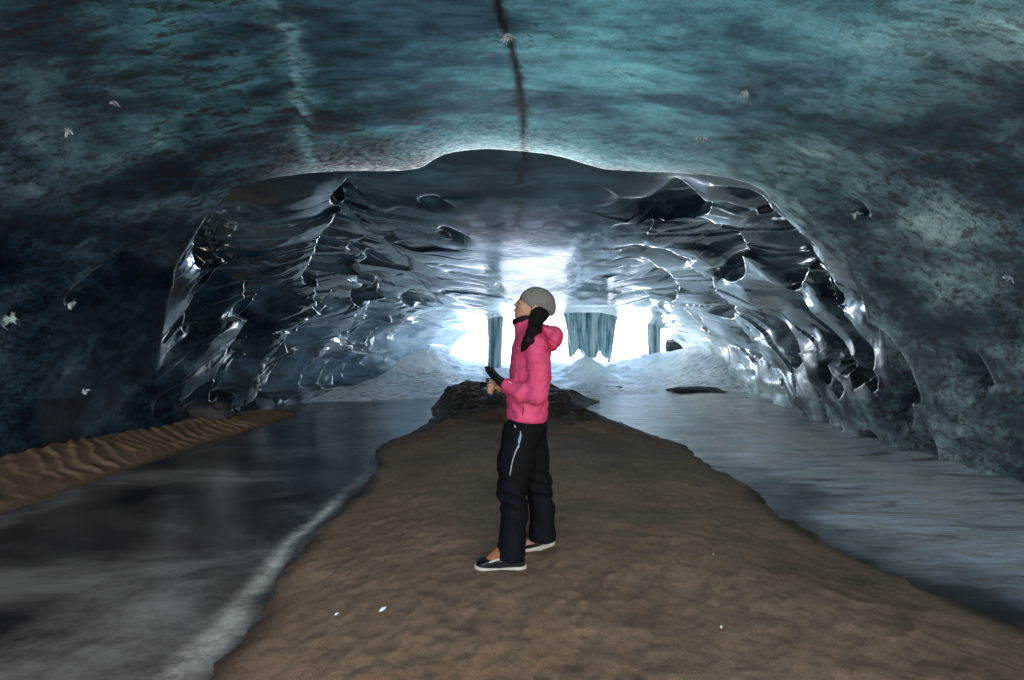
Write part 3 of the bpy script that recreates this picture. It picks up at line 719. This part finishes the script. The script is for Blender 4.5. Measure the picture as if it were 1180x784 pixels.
Hc = W(613, 354)                              # head centre
tl = math.radians(19)                         # head tipped back (chin forward, crown back)
def head(p):
    cs, sn = math.cos(tl), math.sin(tl); q = p-Hc
    # local head frame: +x back, -x face, z up
    q = np.stack([q[..., 0]*cs-q[..., 2]*sn*-1, q[..., 1], -q[..., 0]*sn*1+q[..., 2]*cs], -1) if False else np.stack([q[..., 0]*cs+q[..., 2]*sn*-1, q[..., 1], q[..., 0]*sn+q[..., 2]*cs], -1)
    d = ell(q, (.012, 0, .030), (.095, .075, .088))
    d = smin(d, ell(q, (-.030, 0, -.030), (.062, .060, .075)), k=.03)
    d = smin(d, ell(q, (-.058, 0, -.082), (.024, .026, .020)), k=.028)       # chin
    for s in (-1, 1):
        d = smin(d, ell(q, (-.055, s*.034, -.022), (.026, .024, .024)), k=.02)   # cheek
        d = smin(d, cone(q, (.02, s*.055, -.045), (-.05, s*.02, -.088), .020, .015), k=.02)  # jaw
        d = smax(d, -ell(q, (-.093, s*.032, .008), (.016, .018, .011)), .014)     # eye socket
        d = smin(d, ell(q, (-.079, s*.031, .006), (.013, .015, .011)), k=.003)    # eyelid
        d = smin(d, ell(q, (.018, s*.078, -.005), (.018, .008, .030)), k=.006)    # ear
    d = smin(d, cone(q, (-.083, 0, .020), (-.099, 0, -.020), .009, .012), k=.012) # nose
    d = smin(d, ell(q, (-.094, -.010, -.025), (.010, .008, .007)), ell(q, (-.094, .010, -.025), (.010, .008, .007)), k=.006)
    d = smin(d, ell(q, (-.088, 0, -.046), (.012, .023, .006)), k=.006)
    d = smin(d, ell(q, (-.086, 0, -.057), (.012, .020, .007)), k=.006)
    d = smax(d, -ell(q, (-.104, 0, -.0515), (.02, .026, .0016)), .003)
    return d
def hl(x, y, z):
    cs, sn = math.cos(tl), math.sin(tl)
    return Hc+np.array([x*cs+z*sn, y, -x*sn+z*cs])
# joints
nk0, nk1 = W(613, 366), W(617, 386)
chest, waist, hips = W(614, 410), W(611, 450), W(607, 488)
Lsh, Rsh = W(617, 398, -.15), W(612, 398, .15)
Lel, Rel = W(618, 450, -.20), W(604, 448, .16)
Lwr, Rwr = W(583, 443, -.10), W(577, 447, .02)
Lhip, Rhip = W(600, 492, -.085), W(611, 492, .085)
Lkn, Lan = W(591, 567, -.10, -.08), W(588, 642, -.10, -.09)
Rkn, Ran = W(617, 562, .08, .08), W(623, 618, .09, .11)

def hand(p, wrist, tip_dir, palm_n, spread, curls, thumb_dir, sc=1.0, fat=1.0):
    """palm, four unequal fingers bending about palm_n and a thumb from the side of the palm"""
    t = np.array(tip_dir, float); t /= np.linalg.norm(t); n = np.array(palm_n, float); n -= n@t*t; n /= np.linalg.norm(n); b = np.cross(n, t)
    pal = wrist+t*.05*sc
    q = p-pal; L = np.stack([q@t, q@b, q@n], -1)
    d = ell(L, (0, 0, 0), (.050*sc, .040*sc, .017*sc*fat))
    d = smin(d, cone(p, wrist-t*.02, wrist+t*.03, .026*sc, .026*sc), k=.02)
    lens = [.070, .080, .074, .058]
    for k in range(4):
        o = pal+b*(-.030+.020*k)*sc+t*(.036-.004*abs(k-1.3))*sc; dr = t+b*spread*(k-1.5); dr /= np.linalg.norm(dr); a = 0; pts = [o-t*.015*sc, o]
        for s_, fr in enumerate((.45, .3, .25)):
            a += curls[k][s_]; v = dr*math.cos(a)+n*math.sin(a); o = o+v*lens[k]*fr*sc; pts.append(o)
        d = smin(d, chain(p, pts, [.0100*sc*fat, .0098*sc*fat, .0090*sc*fat, .0082*sc*fat, .0072*sc*fat], .004), k=.005)
    td = np.array(thumb_dir, float); o = wrist+t*.022*sc-b*.026*sc; v1 = (-b*.8+t*.7+n*.4)*.6+td*.6; v1 /= np.linalg.norm(v1); v2 = v1*.5+t*.7+n*.3; v2 /= np.linalg.norm(v2)
    d = smin(d, chain(p, [o, o+v1*.036*sc, o+v1*.036*sc+v2*.030*sc, o+v1*.036*sc+v2*.052*sc], [.014*sc, .012*sc*fat, .010*sc*fat, .008*sc*fat], .005), k=.010)
    return d
fistc = [(1.35, 1.5, .9), (1.4, 1.55, .9), (1.4, 1.5, .9), (1.4, 1.45, .9)]
def rhand(p): return hand(p, Rwr, (-1, -.25, .12), (.1, -1, -.45), .02, fistc, (-.5, -.7, .2), .92)
def body(p):
    d = smin(head(p), cone(p, nk0, nk1, .052, .055), k=.03)
    d = smin(d, cone(p, chest, waist, .10, .09), cone(p, waist, hips, .09, .10), cone(p, nk1, chest, .06, .10), k=.05)
    for sh, el, wri in ((Lsh, Lel, Lwr), (Rsh, Rel, Rwr)):
        d = smin(d, cone(p, chest+np.array([0, 0, .03]), sh, .06, .045), k=.03)
        d = smin(d, chain(p, [sh, el, wri], [.045, .036, .024]), k=.03)
    for hp, kn, an in ((Lhip, Lkn, Lan), (Rhip, Rkn, Ran)):
        d = smin(d, chain(p, [hp, kn, an], [.075, .048, .034]), cone(p, an, an+np.array([-.10, 0, -.03]), .03, .022), k=.03)
    return smin(d, rhand(p), k=.012)
def head_fine(p): return body(p)
def put_sdf(name, fn, lo, hi, h, mat, parent=person, sm=0):
    o = put(name, sdf_mesh(name, fn, lo, hi, h), mat, parent)
    if sm:
        md = o.modifiers.new('s', 'SMOOTH'); md.factor = .5; md.iterations = sm
    return o
put_sdf('body', body, (-.34, -.30, -.02), (.30, .30, 1.68), .0042, M_skin)
for s in (-1, 1):
    e = put_sdf('eye', lambda p, s=s: ell(p, hl(-.0865, s*.031, .0055), (.0065, .009, .0052)), hl(-.1, s*.031-.012, -.006)-.002, hl(-.07, s*.031+.012, .018)+.002, .0012, M_eyew)
    put_sdf('iris', lambda p, s=s: ell(p, hl(-.0905, s*.032, .0065), (.0030, .0045, .0045)), hl(-.1, s*.032-.006, -.002), hl(-.084, s*.032+.006, .014)+.001, .0008, M_iris, e)
    put_sdf('eyebrow', lambda p, s=s: cone(p, hl(-.089, s*.018, .024), hl(-.080, s*.046, .024), .0032, .0022), hl(-.1, s*.032-.025, .012)-.006, hl(-.068, s*.032+.025, .04)+.006, .0016, M_hair)
put_sdf('lips', lambda p: smin(ell(p, hl(-.0955, 0, -.0475), (.0055, .018, .0042)), ell(p, hl(-.094, 0, -.0555), (.006, .016, .0048)), k=.001), hl(-.108, -.024, -.066)-.004, hl(-.08, .024, -.036)+.004, .0014, M_lip)

# beanie: a slanted dome pulled down over the forehead, slouching at the back
def beanie(p):
    c = hl(.012, 0, .034)
    d = smin(ell(p, c, (.106, .088, .098), 0), ell(p, hl(.060, 0, .052), (.062, .066, .060)), k=.04)
    # brim plane through (599,344)-(626,369)
    a, b = W(597.5, 343), W(625, 369); t = (b-a)/np.linalg.norm(b-a); n = np.array([-t[2], 0, t[0]]); n = n if n[2] < 0 else -n
    pl = (p-a)@n
    d = smin(d, ell(p, W(633, 354), (.042, .050, .056), .25), k=.018)
    rib = .0012*np.sin(p[..., 1]*260)
    d = smax(d+rib*0, pl, .012)
    d = d+wr(p, (22, 22, 22), .003)
    band = np.abs(pl+.018)-.0005
    return d
put_sdf('beanie', beanie, Hc+np.array([-.16, -.13, -.12]), Hc+np.array([.22, .13, .17]), .0036, M_hat)
def torso(p):
    d = smin(ell(p, W(612, 405, 0), (.125, .185, .125)), ell(p, W(611, 430), (.132, .185, .16)), ell(p, W(608, 458), (.130, .175, .13)), ell(p, W(607, 478), (.128, .170, .09)), k=.05)
    d = smin(d, cone(p, W(612, 388, -.10), W(612, 388, .10), .062, .062), k=.06)
    return d
def jacket(p):
    d = torso(p)
    coll = smin(cone(p, W(606, 372), W(613, 392), .078, .095), k=.03)
    d = smin(d, coll, k=.035)
    d = smin(d, chain(p, [W(615, 397, -.155), W(619, 425, -.205), W(617, 450, -.215), W(600, 449, -.17), W(585, 442, -.115)], [.068, .062, .058, .052, .042], .03), k=.014)
    d = smin(d, chain(p, [W(610, 397, .15), W(607, 448, .19), W(592, 449, .10), W(582, 447, .04)], [.070, .060, .052, .042], .03), k=.03)
    # folds
    el = W(617, 450, -.215)
    r = np.linalg.norm(p-el, axis=-1)
    fold = .006*np.sin(r*95+2.5*vnoise(p*9))*np.exp(-(r/.14)**2)
    r2 = np.linalg.norm(p-W(628, 412, -.14), axis=-1); fold = fold+.005*np.sin(r2*80+p[..., 2]*25)*np.exp(-(r2/.11)**2)
    fold = fold+.009*np.abs(fbm(p*np.array([7, 7, 12]), 2))+.006*np.abs(fbm(p*np.array([26, 20, 20])+7, 2))
    quilt = .006*np.abs(np.sin((p[..., 2]-.89)*math.pi/.16+.0))**.5*0
    fold = fold+.0045*np.exp(-(fbm(p*np.array([5, 4, 13])+11, 2)/.09)**2)
    d = d+fold-.004
    # hem with a drawn-in cuff, neck opening
    hz = W(607, 489)[2]+.17*(p[..., 0]-W(607, 489)[0])*-.55
    d = d+.008*np.exp(-((p[..., 2]-hz-.022)/.007)**2)
    d = smax(d, hz-p[..., 2], .012)
    a = W(598, 369); up = np.array([-.30, 0, .95]); cut = (p-a)@up
    d = smax(d, cut, .010)
    d = smax(d, -cone(p, W(606, 366), W(612, 383), .064, .055), .008)   # hollow collar
    cuff = smax(d, -1e9*np.ones_like(d)) if False else d
    return cuff
JK = put_sdf('jacket', jacket, (-.22, -.34, .80), (.28, .32, 1.60), .0048, M_jack)
def hood(p):
    d = smin(ell(p, W(637, 391, -.02), (.062, .14, .085), -.35), ell(p, W(628, 381, 0), (.060, .13, .040), -.3), k=.03)
    d = d+.007*np.abs(fbm(p*np.array([14, 9, 14])+3, 2))+.006*np.exp(-(np.abs(p[..., 0]*.55+p[..., 2]*.8-(W(637, 397)@np.array([.55, 0, .8])))/.005)**2)
    return smax(d, -cone(p, W(608, 362), W(613, 383), .075, .07), .01)
put_sdf('hood', hood, W(636, 390)+np.array([-.17, -.20, -.13]), W(636, 390)+np.array([.10, .20, .12]), .0045, M_jack, JK)
def lining(p):
    a = W(597, 366.5); up = np.array([-.30, 0, .95]); cut = (p-a)@up
    d = cone(p, W(605, 371), W(613, 390), .080, .088)
    d = smax(d, cut, .004); d = smax(d, -cut-.032, .003); return smax(d, -cone(p, W(606, 362), W(612, 383), .066, .060), .004)+wr(p, (40, 40, 40), .003)
put_sdf('collar_lining', lining, W(600, 372)+np.array([-.14, -.12, -.08]), W(600, 372)+np.array([.16, .12, .10]), .0034, M_col, JK)
bm = bmesh.new(); tube_bm(bm, [W(588, 373, -.03), W(583, 379, -.04), W(580, 386, -.035), W(581, 394, -.03)], .0026, 6); bm_obj('drawstring', bm, M_col, JK)

def jet(fn, p0, d0):
    """walk from p0 along d0 to the surface of fn"""
    p = np.array(p0, float); d0 = np.array(d0, float)
    for _ in range(60): p = p+d0*max(float(fn(p[None])[0]), .0006)*.7
    return p
def strip(name, fn, pts, r, mat, parent):
    bm = bmesh.new(); tube_bm(bm, [jet(fn, W(a, b, -.45), (0, 1, 0)) for a, b in pts], r, 6); return bm_obj(name, bm, mat, parent)
def pix(fn, px, py):
    """point of fn seen at a photo pixel"""
    d = ray(px, py); d = d/np.linalg.norm(d); p = np.array([0, 0, CAMZ])-ORIG+d*2.2
    for _ in range(120):
        q = float(fn(p[None])[0])
        if q < .0008: break
        p = p+d*q*.6
    return p
def strip_px(name, fn, pts, r, mat, parent):
    bm = bmesh.new(); tube_bm(bm, [pix(fn, a, b) for a, b in pts], r, 6); return bm_obj(name, bm, mat, parent)
LOCK = [pix(jacket, a, b)+np.array([0, -.006, 0]) for a, b in ((613, 384), (609, 392), (605, 399), (601, 405))]
def hair(p):
    d = smin(ell(p, hl(.045, 0, -.015), (.075, .082, .075)), cone(p, W(618, 366, -.03), W(617, 384, -.065), .045, .036), k=.03)
    for y0, y1, r in ((-.075, -.115, .020), (-.060, -.125, .016), (.05, .08, .018)):
        d = smin(d, chain(p, [W(616, 366, y0), W(616, 382, y1-.01), W(609, 394, y1-.016), W(602, 403, y1-.012)], [r*1.5, r*1.5, r*1.05, r*.3]), k=.02)
    d = smax(d, -ell(p, hl(-.094, 0, -.03), (.070, .15, .10)), .01)
    L_ = LOCK; d = smin(d, chain(p, [W(619, 362, -.075), W(616, 374, -.10)]+L_, [.036, .038, .036, .030, .020, .006], .02), k=.02)
    return d+.0015*np.sin((p[..., 0]*.8-p[..., 2]*.55)*380+p[..., 1]*90+4*vnoise(p*14))
put_sdf('hair', hair, Hc+np.array([-.16, -.32, -.34]), Hc+np.array([.17, .15, .10]), .0036, M_hair)

strip_px('pocket_seam', jacket, [(603.5, 462), (603, 470), (602, 479)], .0022, simple('dark_pink_seam', (.25, .02, .05), .7), JK)
strip_px('hem_seam', jacket, [(581, 482.5), (590, 484), (600, 486), (610, 488), (620, 489), (630, 488.5)], .0012, bpy.data.materials['dark_pink_seam'], JK)
strip_px('sleeve_logo', jacket, [(586, 440), (589, 441.5)], .0022, simple('white_print', (.7, .6, .62), .5), JK)
strip_px('chest_logo', jacket, [(596, 400.5), (598, 401.5)], .0020, bpy.data.materials['white_print'], JK)

def trousers(p):
    d = smin(ell(p, W(608, 492), (.118, .160, .085)), k=.03)
    L = chain(p, [W(599, 497, -.075), W(594.5, 530, -.09, -.03), W(590, 563, -.10, -.07), W(593, 590, -.10, -.08), W(588, 641, -.10, -.09)], [.105, .098, .076, .067, .088], .05)
    R = chain(p, [W(611, 497, .075), W(615, 530, .08, .04), W(621, 560, .08, .09), W(625, 585, .09, .10), W(624.5, 616, .09, .11)], [.10, .090, .072, .068, .084], .05)
    d = smin(d, L, k=.04); d = smin(d, R, k=.03)
    # knee creases and vertical drag folds
    for kk, kn in ((0, W(598, 572, -.13, -.08)), (1, W(618, 562, .03, .08))):
        r = np.abs(p[..., 2]-kn[2]); d = d+.0045*np.sin((p[..., 2]+.35*p[..., 0])*80+kk+2*vnoise(p*8))*np.exp(-(r/.10)**2)
    d = d+.010*np.abs(fbm(p*np.array([13, 13, 5])+5, 2))+wr(p, (18, 18, 24), .005)-.006
    # hems: near leg at 645, far leg at 622 px
    hzL = W(588, 641, 0, -.09)[2]+.10*(p[..., 0]-W(588, 645)[0])*-1; hzR = W(622, 620, 0, .11)[2]
    hz = np.where(p[..., 1] < 0, hzL, hzR-.02*(p[..., 0] > 9))
    d = smax(d, hz-p[..., 2], .008)
    return smax(d, p[..., 2]-W(607, 480)[2], .01)
TR = put_sdf('trousers', trousers, (-.30, -.30, .0), (.30, .30, .98), .0048, M_trou)
strip_px('thigh_zip', trousers, [(599.5, 497), (600.5, 503), (598, 512), (594, 521), (591, 530), (587.5, 548)], .0034, M_zip, TR)
strip_px('zip_puller', trousers, [(600, 500), (597.5, 507), (598, 516)], .0036, M_teal, TR)
strip_px('belt_loop', trousers, [(593, 490), (594, 493)], .004, M_zip, TR)
strip_px('ankle_zip', trousers, [(591, 590), (591, 610), (591, 628), (591, 641)], .0016, M_phone, TR)

def shoe(cx, cy, z0, L, yaw):
    """origin at the sole centre, toe towards -x"""
    def loc(p):
        q = p-np.array([cx, cy, z0]); cs, sn = math.cos(yaw), math.sin(yaw)
        return np.stack([q[..., 0]*cs+q[..., 1]*sn, -q[..., 0]*sn+q[..., 1]*cs, q[..., 2]], -1)
    h = L/2
    def outline(q, grow=0):
        u = np.clip(q[..., 0]/h, -1, 1); w_ = .043+.008*np.cos((u+.35)*2.2)
        return smin(cone(q*np.array([1, 1, 0]), (-h+.048, 0, 0), (0, 0, 0), .047+grow, .041+grow), cone(q*np.array([1, 1, 0]), (0, 0, 0), (h-.040, 0, 0), .041+grow, .039+grow), k=.02)
    def sole(p): q = loc(p); spring = .010*sstep(.3*h, h, -q[..., 0]); return smax(outline(q, .007), np.abs(q[..., 2]-.019-spring)-.021, .006)
    def upper(p):
        q = loc(p); top = np.interp(q[..., 0], [-h, -h*.5, -h*.1, h], [.060, .082, .090, .090])
        return smax(outline(q, -.001), np.abs(q[..., 2]-.028)-(top-.028)*1.0, .020)
    def trim(p):
        q = loc(p); top = np.interp(q[..., 0], [-h, -h*.42, -h*.1, h], [.060, .080, .094, .092])
        return smax(smax(outline(q, .002), np.abs(q[..., 2]-top+.004)-.005, .003), -outline(q, -.012), .003)+1.0*np.clip(-q[..., 0]-h*.44, 0, 1)
    def tongue(p): q = loc(p); return smin(cone(q, (-h*.34, 0, .075), (.02, 0, .12), .034, .048), cone(q, (.02, 0, .05), (.02, 0, .11), .036, .042), k=.02)
    lo = np.array([cx-h-.07, cy-.12, z0-.01]); hi = np.array([cx+h+.07, cy+.12, z0+.17])
    r = put_sdf('shoe', upper, lo, hi, .0036, M_shoe)
    put_sdf('sole', sole, lo, hi, .0032, M_sole, r); put_sdf('trim', trim, lo, hi, .0028, M_sole, r); put_sdf('ankle_liner', tongue, lo, hi, .0036, M_tan, r)
    return r
a = on_plane(577, 661, 0.0)
shoe(float(on_plane(576.5, 660, 0)[0])-ORIG[0], float(on_plane(577, 658, 0)[1])-ORIG[1]+.02, -.012, .30, math.radians(4))
shoe(float(on_plane(620, 632, 0)[0])-ORIG[0]-.02, float(on_plane(620, 633, 0)[1])-ORIG[1]+.02, -.012, .29, math.radians(30))

# left hand in a black glove, fingers up and forward
gl = [(.06, .10, .1), (.06, .10, .1), (.10, .12, .1), (.16, .15, .1)]
def glove(p): return smin(hand(p, Lwr, (-.72, -.06, .62), (.55, .45, .65), .0, gl, (-.3, .3, .7), .98, 1.25), cone(p, Lwr, Lwr+np.array([.03, -.01, -.012]), .031, .034), k=.015)
put_sdf('glove', glove, Lwr+np.array([-.20, -.10, -.10]), Lwr+np.array([.07, .10, .20]), .0026, M_glove)
# small dark thing held in the bare fist
def box_bm(c, s, rot):
    bm = bmesh.new(); bmesh.ops.create_cube(bm, size=1); bmesh.ops.scale(bm, vec=s, verts=bm.verts)
    bmesh.ops.bevel(bm, geom=bm.edges[:], offset=min(s)*.3, segments=3, affect='EDGES'); return bm
ph = bm_obj('phone', box_bm(None, (.11, .060, .013), 0), M_phone)
ph.location = Vector(ORIG+W(563, 446, .0)); ph.rotation_euler = (math.radians(55), math.radians(4), math.radians(8))
tag(ph, 'small flat black device gripped in the bare right fist of the person', 'phone')
